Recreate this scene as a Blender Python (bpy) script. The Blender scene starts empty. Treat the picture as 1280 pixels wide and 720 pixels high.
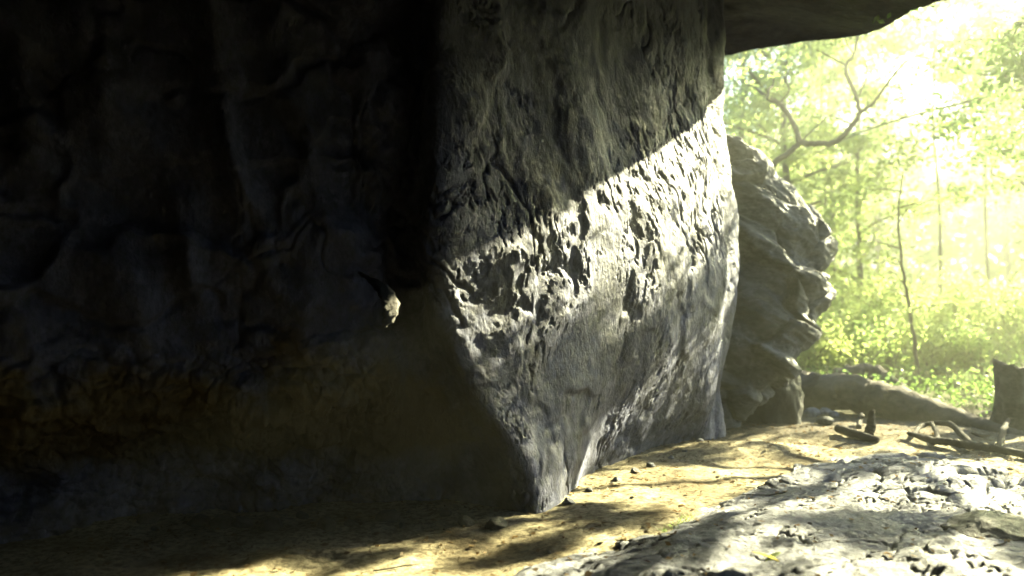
import bpy, math, random
import numpy as np
from mathutils import Vector
random.seed(11)
rng = np.random.default_rng(11)
C = bpy.context.scene.collection
R = math.radians

# ------------------------------------------------------------------ camera numbers
FPX, CXP, HOR, CAMZ = 1004.0, 640.0, 380.0, 1.3
def P(px, py, Y):                      # world point seen at a place of the photograph, at depth Y
    return Vector(((px-CXP)/FPX*Y, Y, CAMZ+(HOR-py)/FPX*Y))
def G(px, py, z=0.0):                  # ground point
    Y = (CAMZ-z)*FPX/(py-HOR)
    return Vector(((px-CXP)/FPX*Y, Y, z))
AZ, EL = R(56.0), R(27.0)
SUN = np.array([math.sin(AZ)*math.cos(EL), math.cos(AZ)*math.cos(EL), math.sin(EL)])

# ------------------------------------------------------------------ noise
_perm = np.random.default_rng(5).permutation(256); _perm = np.concatenate([_perm, _perm, _perm])
_g = np.random.default_rng(6).normal(size=(256, 3)); _g /= np.linalg.norm(_g, axis=1)[:, None]
def perlin(p):
    p = np.asarray(p, dtype=np.float64); i = np.floor(p).astype(np.int64); f = p-i; i &= 255
    u = f*f*f*(f*(f*6-15)+10)
    out = 0
    for dx in (0, 1):
        wx = u[:, 0] if dx else 1-u[:, 0]
        for dy in (0, 1):
            wy = u[:, 1] if dy else 1-u[:, 1]
            for dz in (0, 1):
                wz = u[:, 2] if dz else 1-u[:, 2]
                h = _perm[_perm[_perm[(i[:, 0]+dx) & 255]+((i[:, 1]+dy) & 255)]+((i[:, 2]+dz) & 255)]
                gr = _g[h]
                out = out + wx*wy*wz*(gr[:, 0]*(f[:, 0]-dx)+gr[:, 1]*(f[:, 1]-dy)+gr[:, 2]*(f[:, 2]-dz))
    return out*1.6
def fbm(p, o=4, gain=.5, lac=2.07):
    a, s, t = 1.0, 0, 0
    for k in range(o):
        s = s+a*perlin(p*lac**k+17.3*k); t += a; a *= gain
    return s/t
def ridged(p, o=4, gain=.5, lac=2.1):
    a, s, t = 1.0, 0, 0
    for k in range(o):
        s = s+a*(1-np.abs(perlin(p*lac**k+9.1*k))*2); t += a; a *= gain
    return s/t
def worley(p):                         # F1, F2-F1
    i = np.floor(p).astype(np.int64); d1 = np.full(len(p), 9.); d2 = d1.copy(); rid = np.zeros(len(p))
    for dx in (-1, 0, 1):
        for dy in (-1, 0, 1):
            for dz in (-1, 0, 1):
                c = i+[dx, dy, dz]; m = c & 255
                h = _perm[_perm[_perm[m[:, 0]]+m[:, 1]]+m[:, 2]]
                q = c+_g[h]*.45+.5; d = np.linalg.norm(p-q, axis=1)
                closer = d < d1
                d2 = np.where(closer, d1, np.minimum(d2, d)); rid = np.where(closer, h/255., rid); d1 = np.where(closer, d, d1)
    return d1, d2-d1, rid
def sstep(a, b, x):
    t = np.clip((x-a)/(b-a), 0, 1); return t*t*(3-2*t)

# ------------------------------------------------------------------ object helpers
def tag(o, label=None, cat=None, group=None, kind=None):
    if label: o['label'] = label
    if cat: o['category'] = cat
    if group: o['group'] = group
    if kind: o['kind'] = kind
    return o
def mesh_obj(name, V, F, mat, parent=None, smooth=True):
    V = np.asarray(V, dtype=np.float32); me = bpy.data.meshes.new(name)
    if isinstance(F, np.ndarray):
        k = F.shape[1]; me.vertices.add(len(V)); me.vertices.foreach_set('co', V.ravel())
        me.loops.add(F.size); me.loops.foreach_set('vertex_index', F.astype(np.int32).ravel())
        me.polygons.add(len(F)); me.polygons.foreach_set('loop_start', np.arange(0, F.size, k, dtype=np.int32))
        me.polygons.foreach_set('loop_total', np.full(len(F), k, dtype=np.int32)); me.update(calc_edges=True)
    else:
        me.from_pydata([tuple(v) for v in V], [], F); me.update()
    if smooth: me.polygons.foreach_set('use_smooth', np.ones(len(me.polygons), dtype=bool))
    me.materials.append(mat)
    o = bpy.data.objects.new(name, me); C.objects.link(o)
    if parent: o.parent = parent
    return o
def empty(name, loc):
    o = bpy.data.objects.new(name, None); C.objects.link(o); o.location = loc; o.empty_display_size = .2; return o
def grid_faces(nr, nc, wrap=False):
    r = np.arange(nr-1)[:, None]; c = np.arange(nc if wrap else nc-1)[None, :]; c2 = (c+1) % nc
    return np.stack([r*nc+c, r*nc+c2, (r+1)*nc+c2, (r+1)*nc+c], -1).reshape(-1, 4)
def catmull(K, t, closed=False):       # K (n,...) control values, t in knot units
    K = np.asarray(K, float); n = len(K); i = np.floor(t).astype(int); f = (t-i)
    if closed: g = lambda j: K[j % n]
    else: i = np.minimum(i, n-2); f = t-i; g = lambda j: K[np.clip(j, 0, n-1)]
    f = f.reshape((-1,)+(1,)*(K.ndim-1)); a, b, c, d = g(i-1), g(i), g(i+1), g(i+2)
    return .5*(2*b+(c-a)*f+(2*a-5*b+4*c-d)*f*f+(3*b-a-3*c+d)*f**3)
def grid_normals(Pg, wrap=True):       # Pg (nz, nc, 3)
    du = (np.roll(Pg, -1, 1)-np.roll(Pg, 1, 1)) if wrap else np.gradient(Pg, axis=1)
    dv = np.gradient(Pg, axis=0); n = np.cross(du, dv)
    return n/(np.linalg.norm(n, axis=2, keepdims=True)+1e-9)
def tube(pts, radii, n=8, jit=0, seed=0, cap=True):
    r = np.random.default_rng(seed); pts = [Vector(p) for p in pts]; V = []; ref = Vector((.31, .17, .93))
    for i, p in enumerate(pts):
        d = (pts[min(i+1, len(pts)-1)]-pts[max(i-1, 0)]).normalized()
        u = d.cross(ref)
        if u.length < .1: u = d.cross(Vector((1, 0, 0)))
        u.normalize(); v = d.cross(u)
        for k in range(n):
            a = 2*math.pi*k/n; rr = radii[i]*(1+jit*r.normal())
            V.append(p+u*math.cos(a)*rr+v*math.sin(a)*rr)
    F = [(i*n+k, i*n+(k+1) % n, (i+1)*n+(k+1) % n, (i+1)*n+k) for i in range(len(pts)-1) for k in range(n)]
    if cap: F += [tuple(range(n))[::-1], tuple((len(pts)-1)*n+k for k in range(n))]
    return V, F
def smooth_path(ctrl, rad, per=7, wob=0, seed=0):
    r = np.random.default_rng(seed); K = np.array([tuple(c)+(q,) for c, q in zip(ctrl, rad)])
    t = np.linspace(0, len(K)-1, (len(K)-1)*per+1); X = catmull(K, t)
    X[1:, :3] += r.normal(size=(len(X)-1, 3))*wob*X[1:, 3:4]
    return [Vector(x[:3]) for x in X], list(np.maximum(X[:, 3], .002))
class MB:
    def __init__(s): s.V, s.F = [], []
    def add(s, VF):
        o = len(s.V); s.V += list(VF[0]); s.F += [tuple(i+o for i in f) for f in VF[1]]
    def build(s, name, mat, parent=None, smooth=True): return mesh_obj(name, [tuple(v) for v in s.V], s.F, mat, parent, smooth)

# ------------------------------------------------------------------ materials
class N:
    def __init__(s, name):
        s.m = bpy.data.materials.new(name); s.m.use_nodes = True; s.t = s.m.node_tree; s.t.nodes.clear()
        s.out = s.t.nodes.new('ShaderNodeOutputMaterial'); s.tc = s.t.nodes.new('ShaderNodeTexCoord')
    def n(s, typ, **kw):
        x = s.t.nodes.new('ShaderNode'+typ)
        for k, v in kw.items():
            if k in x.inputs.keys(): x.inputs[k].default_value = v
            else: setattr(x, k, v)
        return x
    def l(s, a, b): s.t.links.new(a, b)
    def coord(s, scale=(1, 1, 1)):
        mp = s.n('Mapping'); mp.inputs['Scale'].default_value = scale; s.l(s.tc.outputs['Object'], mp.inputs[0]); return mp.outputs[0]
    def noise(s, scale, detail=6, rough=.55, co=None, sc=(1, 1, 1)):
        x = s.n('TexNoise'); x.inputs['Scale'].default_value = scale; x.inputs['Detail'].default_value = detail; x.inputs['Roughness'].default_value = rough
        s.l(co or s.coord(sc), x.inputs['Vector']); return x.outputs['Fac']
    def ramp(s, fac, stops):
        x = s.n('ValToRGB'); e = x.color_ramp.elements
        while len(e) < len(stops): e.new(.5)
        for el, (p, c) in zip(e, stops):
            el.position = p; el.color = (c[0], c[1], c[2], 1) if hasattr(c, '__len__') else (c, c, c, 1)
        s.l(fac, x.inputs[0]); return x.outputs[0]
    def mix(s, fac, a, b, mode='MIX'):
        x = s.n('Mix'); x.data_type = 'RGBA'; x.blend_type = mode
        for idx, v in ((0, fac), (6, a), (7, b)):
            if hasattr(v, 'is_linked'): s.l(v, x.inputs[idx])
            else: x.inputs[idx].default_value = v if idx == 0 else (*v, 1)
        return x.outputs[2]
    def math(s, op, a, b=0.):
        x = s.n('Math'); x.operation = op
        for i, v in enumerate((a, b)):
            if hasattr(v, 'is_linked'): s.l(v, x.inputs[i])
            else: x.inputs[i].default_value = v
        return x.outputs[0]
    def bump(s, h, dist, strength=1., nrm=None):
        x = s.n('Bump'); x.inputs['Strength'].default_value = strength; x.inputs['Distance'].default_value = dist
        s.l(h, x.inputs['Height'])
        if nrm: s.l(nrm, x.inputs['Normal'])
        return x.outputs[0]
    def principled(s, col, rough=.8, nrm=None, spec=.3):
        x = s.n('BsdfPrincipled')
        if hasattr(col, 'is_linked'): s.l(col, x.inputs['Base Color'])
        else: x.inputs['Base Color'].default_value = (*col, 1)
        if hasattr(rough, 'is_linked'): s.l(rough, x.inputs['Roughness'])
        else: x.inputs['Roughness'].default_value = rough
        x.inputs['Specular IOR Level'].default_value = spec
        if nrm: s.l(nrm, x.inputs['Normal'])
        s.l(x.outputs[0], s.out.inputs[0]); return s.m

def rock_mat(name, dark, light, sc=(1, 1, .45), moss=0., rough=.62, blotch=1.6):
    m = N(name); co = m.coord(sc)
    big = m.noise(blotch, 8, .62, co=co); fine = m.noise(17, 8, .7, co=co)
    col = m.mix(m.ramp(big, [(.36, 0), (.62, 1)]), dark, light)
    col = m.mix(m.ramp(fine, [(.35, .75), (.62, 0)]), col, tuple(.42*x for x in dark))
    lich = m.noise(5.5, 9, .72, co=m.coord((1, 1, .8)))
    col = m.mix(m.ramp(lich, [(.58, 0), (.66, .55)]), col, tuple(min(.55, 1.35*x) for x in light))
    if moss:
        sep = m.n('SeparateXYZ'); m.l(m.tc.outputs['Object'], sep.inputs[0])
        z = m.math('ADD', sep.outputs[2], m.math('MULTIPLY', m.noise(2.3, 7, .6), 1.3))
        left = m.math('ADD', sep.outputs[0], m.math('MULTIPLY', sep.outputs[2], .45))
        left = m.math('ADD', left, m.math('MULTIPLY', m.noise(3.1, 6, .6), .8))
        k = m.math('MULTIPLY', m.ramp(m.math('MULTIPLY', z, .5), [(.73, 1), (.86, 0)]), m.ramp(m.math('ADD', left, 0.), [(.35, 1), (.62, 0)]))
        k = m.math('MULTIPLY', k, m.ramp(m.math('ADD', sep.outputs[2], m.math('MULTIPLY', m.noise(2.9, 5, .6), .5)), [(.52, 0), (.68, 1)]))
        brown = m.mix(m.noise(31, 6, .8), (.035, .027, .012), (.16, .125, .05))
        col = m.mix(k, col, brown)
    b = m.bump(m.noise(9, 10, .68, co=co), .035, .7)
    b = m.bump(m.noise(46, 6, .7, co=co), .009, .8, b)
    vor = m.n('TexVoronoi'); vor.inputs['Scale'].default_value = 26; m.l(m.coord((1, 1, .4)), vor.inputs['Vector'])
    b = m.bump(m.ramp(vor.outputs['Distance'], [(.0, 0), (.3, 1)]), .006, .45, b)
    return m.principled(col, m.ramp(fine, [(.3, rough-.14), (.7, rough+.2)]), b, .45)

M_boulder = rock_mat('weathered_rock', (.052, .056, .088), (.275, .29, .42), moss=1, sc=(1.2, 1.2, .85), blotch=1.9)
M_boulder2 = rock_mat('layered_rock', (.075, .08, .088), (.29, .295, .31), sc=(.6, 1, 1.3))
M_roof = rock_mat('ceiling_rock', (.22, .21, .19), (.44, .42, .37), sc=(.45, .8, 1))
M_slab = rock_mat('pale_flaky_rock', (.17, .175, .20), (.45, .46, .51), sc=(1, 1, 1), blotch=2.4, rough=.68)
M_stone = rock_mat('loose_stone', (.06, .058, .055), (.19, .18, .165), sc=(1, 1, 1))

def ground_mat():
    m = N('earth')
    big = m.noise(1.3, 8, .6); fine = m.noise(24, 9, .75); fine2 = m.noise(90, 4, .7)
    col = m.mix(m.ramp(big, [(.36, 0), (.54, 1)]), (.27, .22, .13), (.64, .57, .37))
    col = m.mix(m.ramp(fine, [(.42, .8), (.58, 0)]), col, (.085, .062, .03))
    sep = m.n('SeparateXYZ'); m.l(m.tc.outputs['Object'], sep.inputs[0])
    soil = m.ramp(m.math('MULTIPLY', m.math('ADD', sep.outputs[1], m.math('MULTIPLY', big, 3.)), .05), [(.44, 0), (.50, 1)])
    col = m.mix(soil, col, m.mix(m.ramp(fine, [(.4, 0), (.6, 1)]), (.08, .066, .048), (.24, .205, .15)))
    far = m.ramp(m.math('MULTIPLY', m.math('ADD', sep.outputs[1], m.math('MULTIPLY', big, 3.)), .05), [(.52, 0), (.66, 1)])
    col = m.mix(far, col, m.mix(fine, (.06, .075, .02), (.13, .14, .045)))
    b = m.bump(fine, .03, .7); b = m.bump(fine2, .008, .7, b)
    return m.principled(col, .9, b, .2)
M_ground = ground_mat()
def bark_mat(name, a, b_, z=6.):
    m = N(name); co = m.coord((.55, 1, 1.2)); n1 = m.noise(z, 9, .75, co=co)
    col = m.mix(m.ramp(n1, [(.35, 0), (.65, 1)]), a, b_)
    return m.principled(col, .85, m.bump(m.noise(28, 8, .75, co=co), .02, .9), .25)
M_bark = bark_mat('bark', (.07, .055, .04), (.17, .14, .105))
M_log = bark_mat('weathered_wood', (.055, .047, .040), (.20, .175, .145), 5)
M_darkstone = rock_mat('dark_stone', (.02, .02, .019), (.065, .06, .055), sc=(1, 1, 1))
M_stump = bark_mat('stump_wood', (.09, .08, .065), (.30, .265, .215), 5)
M_char = bark_mat('dark_wood', (.035, .03, .027), (.12, .105, .09), 8)
M_pale = bark_mat('pale_dry_leaf', (.15, .145, .13), (.30, .285, .26), 14)
def leaf_mat(name, d, t, k=.6):
    m = N(name); inf = m.n('ObjectInfo'); geo = m.n('NewGeometry')
    nz = m.ramp(m.noise(1.1, 3, .6), [(.3, 0), (.7, 1)])
    dc = m.mix(nz, d, tuple(1.5*x for x in d)); tcx = m.mix(nz, t, (t[0]*1.25, t[1]*1.1, t[2]*.9))
    a = m.n('BsdfDiffuse'); b = m.n('BsdfTranslucent'); m.l(dc, a.inputs[0]); m.l(tcx, b.inputs[0])
    gl = m.n('BsdfGlossy'); gl.inputs['Roughness'].default_value = .45; gl.inputs[0].default_value = (.9, .9, .9, 1)
    x = m.n('MixShader'); x.inputs[0].default_value = k; m.l(a.outputs[0], x.inputs[1]); m.l(b.outputs[0], x.inputs[2])
    y = m.n('MixShader'); y.inputs[0].default_value = .04; m.l(x.outputs[0], y.inputs[1]); m.l(gl.outputs[0], y.inputs[2])
    m.l(y.outputs[0], m.out.inputs[0]); return m.m
M_leaf = [leaf_mat('green_leaves', (.07, .11, .03), (.36, .52, .17)), leaf_mat('yellow_green_leaves', (.09, .12, .035), (.47, .60, .23)),
          leaf_mat('deep_green_leaves', (.04, .075, .02), (.20, .33, .10), .55)]
M_litter = leaf_mat('dry_leaves', (.16, .11, .05), (.22, .14, .05), .3)
M_yellow = leaf_mat('yellow_leaf', (.50, .42, .07), (.5, .4, .06), .3)

# ------------------------------------------------------------------ terrain
def slab_sdf(x, y):                    # >0 inside the pale slab's plan outline
    poly = SLAB; d = np.full(x.shape, 1e9); inside = np.zeros(x.shape, bool)
    n = len(poly)
    for i in range(n):
        ax, ay = poly[i]; bx, by = poly[(i+1) % n]
        ex, ey = bx-ax, by-ay; t = np.clip(((x-ax)*ex+(y-ay)*ey)/(ex*ex+ey*ey), 0, 1)
        d = np.minimum(d, np.hypot(x-ax-t*ex, y-ay-t*ey))
        c = ((ay > y) != (by > y)) & (x < (bx-ax)*(y-ay)/((by-ay) if abs(by-ay) > 1e-9 else 1e-9)+ax); inside ^= c
    return np.where(inside, d, -d)
SLAB = [(-.25, 3.35), (.2, 3.95), (.62, 4.3), (1.05, 4.75), (1.42, 5.25), (1.95, 5.7), (2.35, 6.35), (2.9, 6.75), (3.5, 6.8), (3.75, 6.4), (3.6, 5.8), (3.4, 5.3), (3.15, 4.8),
        (3.0, 4.2), (2.9, 3.6), (2.6, 2.7), (1.6, 2.2), (.3, 2.5)]
def ground_h(x, y):
    p = np.stack([x, y, np.zeros_like(x)], -1); r = np.hypot(x-1.5, y-6)
    h = .07*fbm(p*.7, 3)+.03*fbm(p*2.6+5, 4)+.012*fbm(p*11, 4, .6)
    h = h+.10*np.exp(-(((x-2.1)/.5)**2+((y-7.2)/.35)**2))            # sunlit hump by the boulder's foot
    far = sstep(14, 60, r); h = h+far*(2.2*fbm(p*.035+3, 3)+1.0)
    return h
def slab_h(x, y):
    s = slab_sdf(x, y); p = np.stack([x, y, np.zeros_like(x)], -1)
    s = s+.10+.10*fbm(p*3.2+2, 4)
    base = .135*(1-np.exp(-np.clip(s, 0, 9)/.42))*(1-.35*sstep(5.0, 6.2, y))+.05*fbm(p*1.1+8, 3)
    # flat flakes whose layers run towards the upper right, with small broken steps
    q = p.copy(); a = p[:, 0]*.80+p[:, 1]*.6; b = -p[:, 0]*.6+p[:, 1]*.80
    q[:, 0] = a*1.5+.5*perlin(p*2.1); q[:, 1] = b*4.2+.5*perlin(p*2.3+4)
    d1, d2, rid = worley(q)
    d1b, d2b, ridb = worley(q*2.7+3)
    rough = sstep(.02, .5, fbm(p*1.3+31, 3)+.25*sstep(1.9, 3.1, x)+.5*sstep(5.4, 6.2, y))
    base = base+rough*(1+.1*sstep(5.4, 6.2, y))*(.055*rid-.05*np.exp(-d2*14)+.012*ridb-.008*np.exp(-d2b*10))
    d1c, d2c, ridc = worley(q*6.3+13)
    base = base+.020*ridged(q*.9, 4)+.006*fbm(p*22, 3)+.009*(ridc-.5)*sstep(-.2, .3, fbm(p*2+4, 2))
    ck = np.abs(fbm(np.stack([a*.8, b*2.1, 0*a], -1)+71, 5, .6)); base = base-.035*np.exp(-ck*75)
    return np.where(s > 0, base, -.3*sstep(0, .15, -s))-.02, s
def surf_h(x, y):
    g = ground_h(x, y); sh, s = slab_h(x, y)
    return np.maximum(g, sh)

def graded(lo, hi, a, b, step, growth=1.09):
    mid = list(np.arange(a, b, step)); L = []; s = step; v = a
    while v > lo: s *= growth; v -= s; L.append(v)
    H = []; s = step; v = mid[-1]
    while v < hi: s *= growth; v += s; H.append(v)
    return np.array(L[::-1]+mid+H)
gx = graded(-220, 220, -2.2, 5.8, .024); gy = graded(-120, 320, 3.2, 9.6, .024)
X, Y = np.meshgrid(gx, gy); Z = ground_h(X.ravel(), Y.ravel())
gr = mesh_obj('ground', np.stack([X.ravel(), Y.ravel(), Z], -1), grid_faces(len(gy), len(gx)), M_ground)
tag(gr, 'dry sandy earth with leaf crumbs between the boulders', 'ground', kind='structure')

sx = np.arange(-.6, 4.1, .0078); sy = np.arange(2.0, 7.1, .0085)
X, Y = np.meshgrid(sx, sy); Z, S = slab_h(X.ravel(), Y.ravel())
keep = S > -.16
F = grid_faces(len(sy), len(sx)); F = F[keep[F].all(1)]
used = np.unique(F); remap = np.zeros(len(keep), int); remap[used] = np.arange(len(used))
sl = mesh_obj('rock_slab', np.stack([X.ravel(), Y.ravel(), Z], -1)[used], remap[F], M_slab)
tag(sl, 'broad pale flaky rock slab lying flat in the dappled foreground', 'rock')

# ------------------------------------------------------------------ the main boulder
def loft(name, levels, cols, segs, nz, disp, mat, cap=True):
    """cols: list of control columns, each [(x,y) per level]; segs: samples on each span; closed ring"""
    K = np.array([[(x, y, z) for (x, y), z in zip(c, levels)] for c in cols], float)     # (ncol, nlev, 3)
    t = np.concatenate([i+np.arange(n)/n for i, n in enumerate(segs)])
    Kc = catmull(K, t, True)                                                             # (nt, nlev, 3)
    v = np.linspace(0, len(levels)-1, nz)
    # even height spacing
    zz = np.interp(np.linspace(levels[0], levels[-1], nz), levels, np.arange(len(levels)))
    Pg = catmull(Kc.transpose(1, 0, 2), np.minimum(zz, len(levels)-1-1e-6))              # (nz, nt, 3)
    Nn = grid_normals(Pg); D = disp(Pg.reshape(-1, 3), Nn.reshape(-1, 3))
    V = Pg.reshape(-1, 3)+D
    F = grid_faces(nz, len(t), True); n = len(t)
    V = np.vstack([V, V[-n:].mean(0, keepdims=True)+[0, 0, .15]])
    o = mesh_obj(name, V, F, mat)
    return o
LV = [-.3, 0, .35, .8, 1.35, 2.0, 2.9, 3.8, 4.9]
cols = [
 [(.16, 5.0), (.14, 5.0), (.08, 4.92), (-.20, 4.85), (-.43, 4.8), (-.43, 4.75), (-.42, 4.8), (-.45, 4.8), (-.5, 4.8)],      # ridge
 [(.42, 5.7), (.40, 5.65), (.38, 5.5), (.30, 5.4), (.25, 5.35), (.20, 5.35), (.20, 5.4), (.25, 5.5), (.25, 5.5)],
 [(.70, 6.45), (.66, 6.35), (.72, 6.2), (.82, 6.1), (.88, 6.05), (.84, 6.02), (.8, 6.1), (.85, 6.2), (.9, 6.2)],
 [(1.45, 7.4), (1.4, 7.35), (1.42, 7.1), (1.5, 6.95), (1.56, 6.85), (1.5, 6.85), (1.42, 6.85), (1.5, 7.), (1.6, 7.)],
 [(1.9, 7.75), (1.92, 7.75), (1.94, 7.7), (1.98, 7.6), (2.02, 7.6), (2.02, 7.6), (1.86, 7.5), (1.84, 7.6), (1.9, 7.7)],         # far edge
 [(1.9, 8.7), (1.9, 8.7), (1.8, 8.6), (1.85, 8.5), (1.95, 8.5), (2.0, 8.6), (1.92, 8.6), (1.95, 8.7), (2.0, 8.9)],
 [(-1, 11.5)]*9, [(-9, 11.5)]*9, [(-9.5, -3.5)]*9,
 [(-5, -3.5)]*9, [(-5.2, 0)]*9, [(-4.4, 2.6)]*9,
 [(-3.1, 4.2), (-3.1, 4.2), (-3.1, 4.2), (-3., 4.0), (-3.1, 3.9), (-3.1, 3.9), (-3.1, 3.8), (-3, 3.7), (-3, 3.6)],
 [(-2.1, 5.1), (-2.1, 5.05), (-2.1, 5.0), (-2.05, 4.6), (-2.0, 4.5), (-2.0, 4.45), (-2., 4.4), (-2, 4.3), (-2, 4.2)],
 [(-1.3, 5.35), (-1.3, 5.3), (-1.3, 5.15), (-1.35, 4.75), (-1.32, 4.72), (-1.3, 4.7), (-1.3, 4.65), (-1.3, 4.5), (-1.3, 4.4)],
 [(-.75, 5.35), (-.75, 5.3), (-.8, 5.1), (-.85, 4.85), (-.86, 4.85), (-.86, 4.8), (-.85, 4.75), (-.85, 4.6), (-.8, 4.6)],
 [(-.3, 5.3), (-.3, 5.25), (-.32, 5.1), (-.5, 5.05), (-.62, 5.08), (-.60, 5.12), (-.60, 5.10), (-.62, 5.0), (-.62, 5.0)],     # dark groove
]
segs = [110, 120, 120, 120, 40, 16, 16, 16, 10, 12, 16, 50, 90, 90, 80, 60, 60]
def disp_main(p, n):
    # local frame of the lit face: a runs along it, b across it, flow lines lean to the upper right low down
    a = p[:, 0]*.6+p[:, 1]*.8; b = p[:, 0]*.8-p[:, 1]*.6; z = p[:, 2]
    right = sstep(-.5, .1, p[:, 0]+.25*(z-1))*sstep(3.2, .9, z)
    a2 = a-.42*z*right+.10*perlin(p*1.7)
    q = np.stack([a2, b, z], -1)
    left = sstep(-.45, -.75, p[:, 0]+.25*np.maximum(0, 1.3-z))
    w1 = .25*np.stack([fbm(p*2.1+1, 3), fbm(p*2.1+51, 3), fbm(p*2.1+91, 3)], -1)
    d = .15*fbm(q*[1.0, 1.0, .75]+103, 4)*(.6+.4*left)
    d = d+(.022+.01*left)*(ridged(q*[1.3, 1.3, .9]+14+w1, 2)-.4)
    mask = sstep(-.25, .3, fbm(p*1.1+31, 3))
    d = d+.020*fbm(q*[2.8, 2.8, 2.2]+63, 3, .45)
    d = d+.0055*(ridged(q*[8, 8, 5.5]+23, 4, .6)-.4)*mask+.0035*fbm(p*34, 3, .6)
    big = worley(q*[1.25, 1.25, .9]+w1*1.6+57); d = d+.05*(big[2]-.5)*sstep(0, .16, big[1])
    big = worley(q*[4.0, 4.0, 3.0]+w1*2+16); d = d+.010*(big[2]-.5)*sstep(0, .08, big[1])*mask
    crack = np.abs(fbm(q*[.9, .9, .5]+207, 5, .6)); d = d-.030*np.exp(-crack*60)*sstep(-.1, .3, fbm(p*.9+9, 2))
    pit = fbm(q*[19, 19, 8]+40+w1, 4, .65)
    band = np.exp(-((z-1.55-.42*(a-3.9))/.6)**2)*(1-left)
    zone = sstep(-.12, .25, fbm(q*[1.7, 1.7, 1.1]+77, 3)+.30*band-.08)
    d = d-.014*zone*sstep(.12, .22, pit)
    low = left*sstep(1.15, .85, z)       # crumbly mossy shelf under the dark wall
    rub = worley(p*[9, 9, 11]+w1*3); rub2 = worley(p*[21, 21, 23])
    d = d+left*sstep(.7, .3, z)*.22*(fbm(p*[1.7, 1.7, 1.3]+140, 2)+.1)
    ledge = worley(p*[1.1, .8, 1.9]+w1*2+66); d = d+left*sstep(.9, 1.2, z)*(.16*(ledge[2]-.5)*sstep(0, .18, ledge[1]))
    d = d+low*(.16*(fbm(p*[2.6, 2.6, 4], 4)+.05)+.05*(rub[2]-.4)-.03*np.exp(-rub[1]*9)+.014*rub2[2])
    fx = p[:, 0]+.30*(z-1.6)+.34*fbm(p*1.0+12, 3)          # broad hanging folds of the dark wall
    fold = .5+.5*np.cos(fx*2*math.pi/.47+1.2*fbm(p*.8+3, 2)*3)
    d = d+left*sstep(.75, 1.3, z)*(.075*fold**1.4*(.35+1.1*sstep(-.3, .3, fbm(p*1.3+90, 2)))-.04+.13*fbm(np.stack([p[:, 0]*1.5+.3*z, p[:, 1]*.4, z*.5], -1)+5, 3))
    return n*d[:, None]
mb = loft('boulder', LV, cols, segs, 600, disp_main, M_boulder)
tag(mb, 'huge dark boulder wall with a pitted sunlit face above the sandy ground', 'boulder')

# ------------------------------------------------------------------ overhanging ceiling rock
rim = np.array([(.6, 10.2, 4.2), (1.7, 9.7, 4.1), (2.6, 9.1, 4.17), (3.25, 8.85, 4.2), (3.66, 8.65, 4.18), (3.78, 8.1, 4.10), (3.85, 7.2, 4.04), (4.25, 6.0, 3.75), (4.6, 4.6, 3.4), (4.8, 3.0, 3.1),
                (4.8, 1.0, 2.4), (4.7, -.4, 1.6), (4.4, -1.6, .4), (4.2, -2.0, -.3)])  # unseen right and rear parts drop to the ground, shaped to block sky
back = np.array([(-3, 10.8, 4.6), (-5, 10.5, 4.8), (-6, 9.8, 4.8), (-6.5, 9, 4.7), (-7, 8, 4.7), (-7, 7, 4.7), (-7, 6, 4.7), (-7, 5, 4.6), (-7, 4, 4.6), (-7, 2, 4.4), (-7, 0, 3.8), (-7, -2, 2.6), (-7, -3.4, 1.0), (-7, -4.0, -.3)])
nt_, ns_ = 520, 260
t = np.linspace(0, len(rim)-1-1e-6, nt_); Rm = catmull(rim, t); Bk = catmull(back, t)
s = np.linspace(0, 1, ns_)**1.5
bot = Rm[:, None]*(1-s[None, :, None])+Bk[:, None]*s[None, :, None]
bot[:, :, 2] += np.sin(np.pi*np.minimum(s*1.0, 1))[None]*.55
out = Rm-Bk; out[:, 2] = 0; out /= np.linalg.norm(out, axis=1)[:, None]
top_rows = []
th = np.linspace(0, np.pi/2, 26)[1:]
for a in th: top_rows.append(Rm+out*(.35*np.sin(2*a))[..., None]*1.0+np.array([0, 0, 1])*(1.5*np.sin(a)) - out*(.9*(1-np.cos(a))))
for k in np.linspace(0, 1, 40)[1:]:
    st = top_rows[24]; en = Bk+[0, 0, 1.6]-np.stack([out[:, 0], out[:, 1], out[:, 2]*0], -1)*1.0
    top_rows.append(st*(1-k)+en*k+np.array([0, 0, .5*math.sin(math.pi*k)]))
Pg = np.concatenate([bot[:, ::-1], np.stack(top_rows, 1)], 1)
nn = -grid_normals(Pg, wrap=False)
p = Pg.reshape(-1, 3); n_ = nn.reshape(-1, 3)
d = .10*fbm(p*.7+9, 3)+.05*(ridged(p*[1.6, 1.6, 3], 3)-.4)+.018*fbm(p*[5, 9, 9], 4)+.006*ridged(p*[12, 22, 22], 3)
far_rim = sstep(.0, 1.4, np.linalg.norm(p-np.array([3.7, 8.3, 4.1]), axis=1))
V = p-n_*(d*(.35+.65*far_rim))[:, None]*1
rf = mesh_obj('overhanging_rock', V, grid_faces(nt_, Pg.shape[1]), M_roof)
tag(rf, 'massive overhanging rock ceiling closing the top of the shelter', 'rock overhang')

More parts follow.
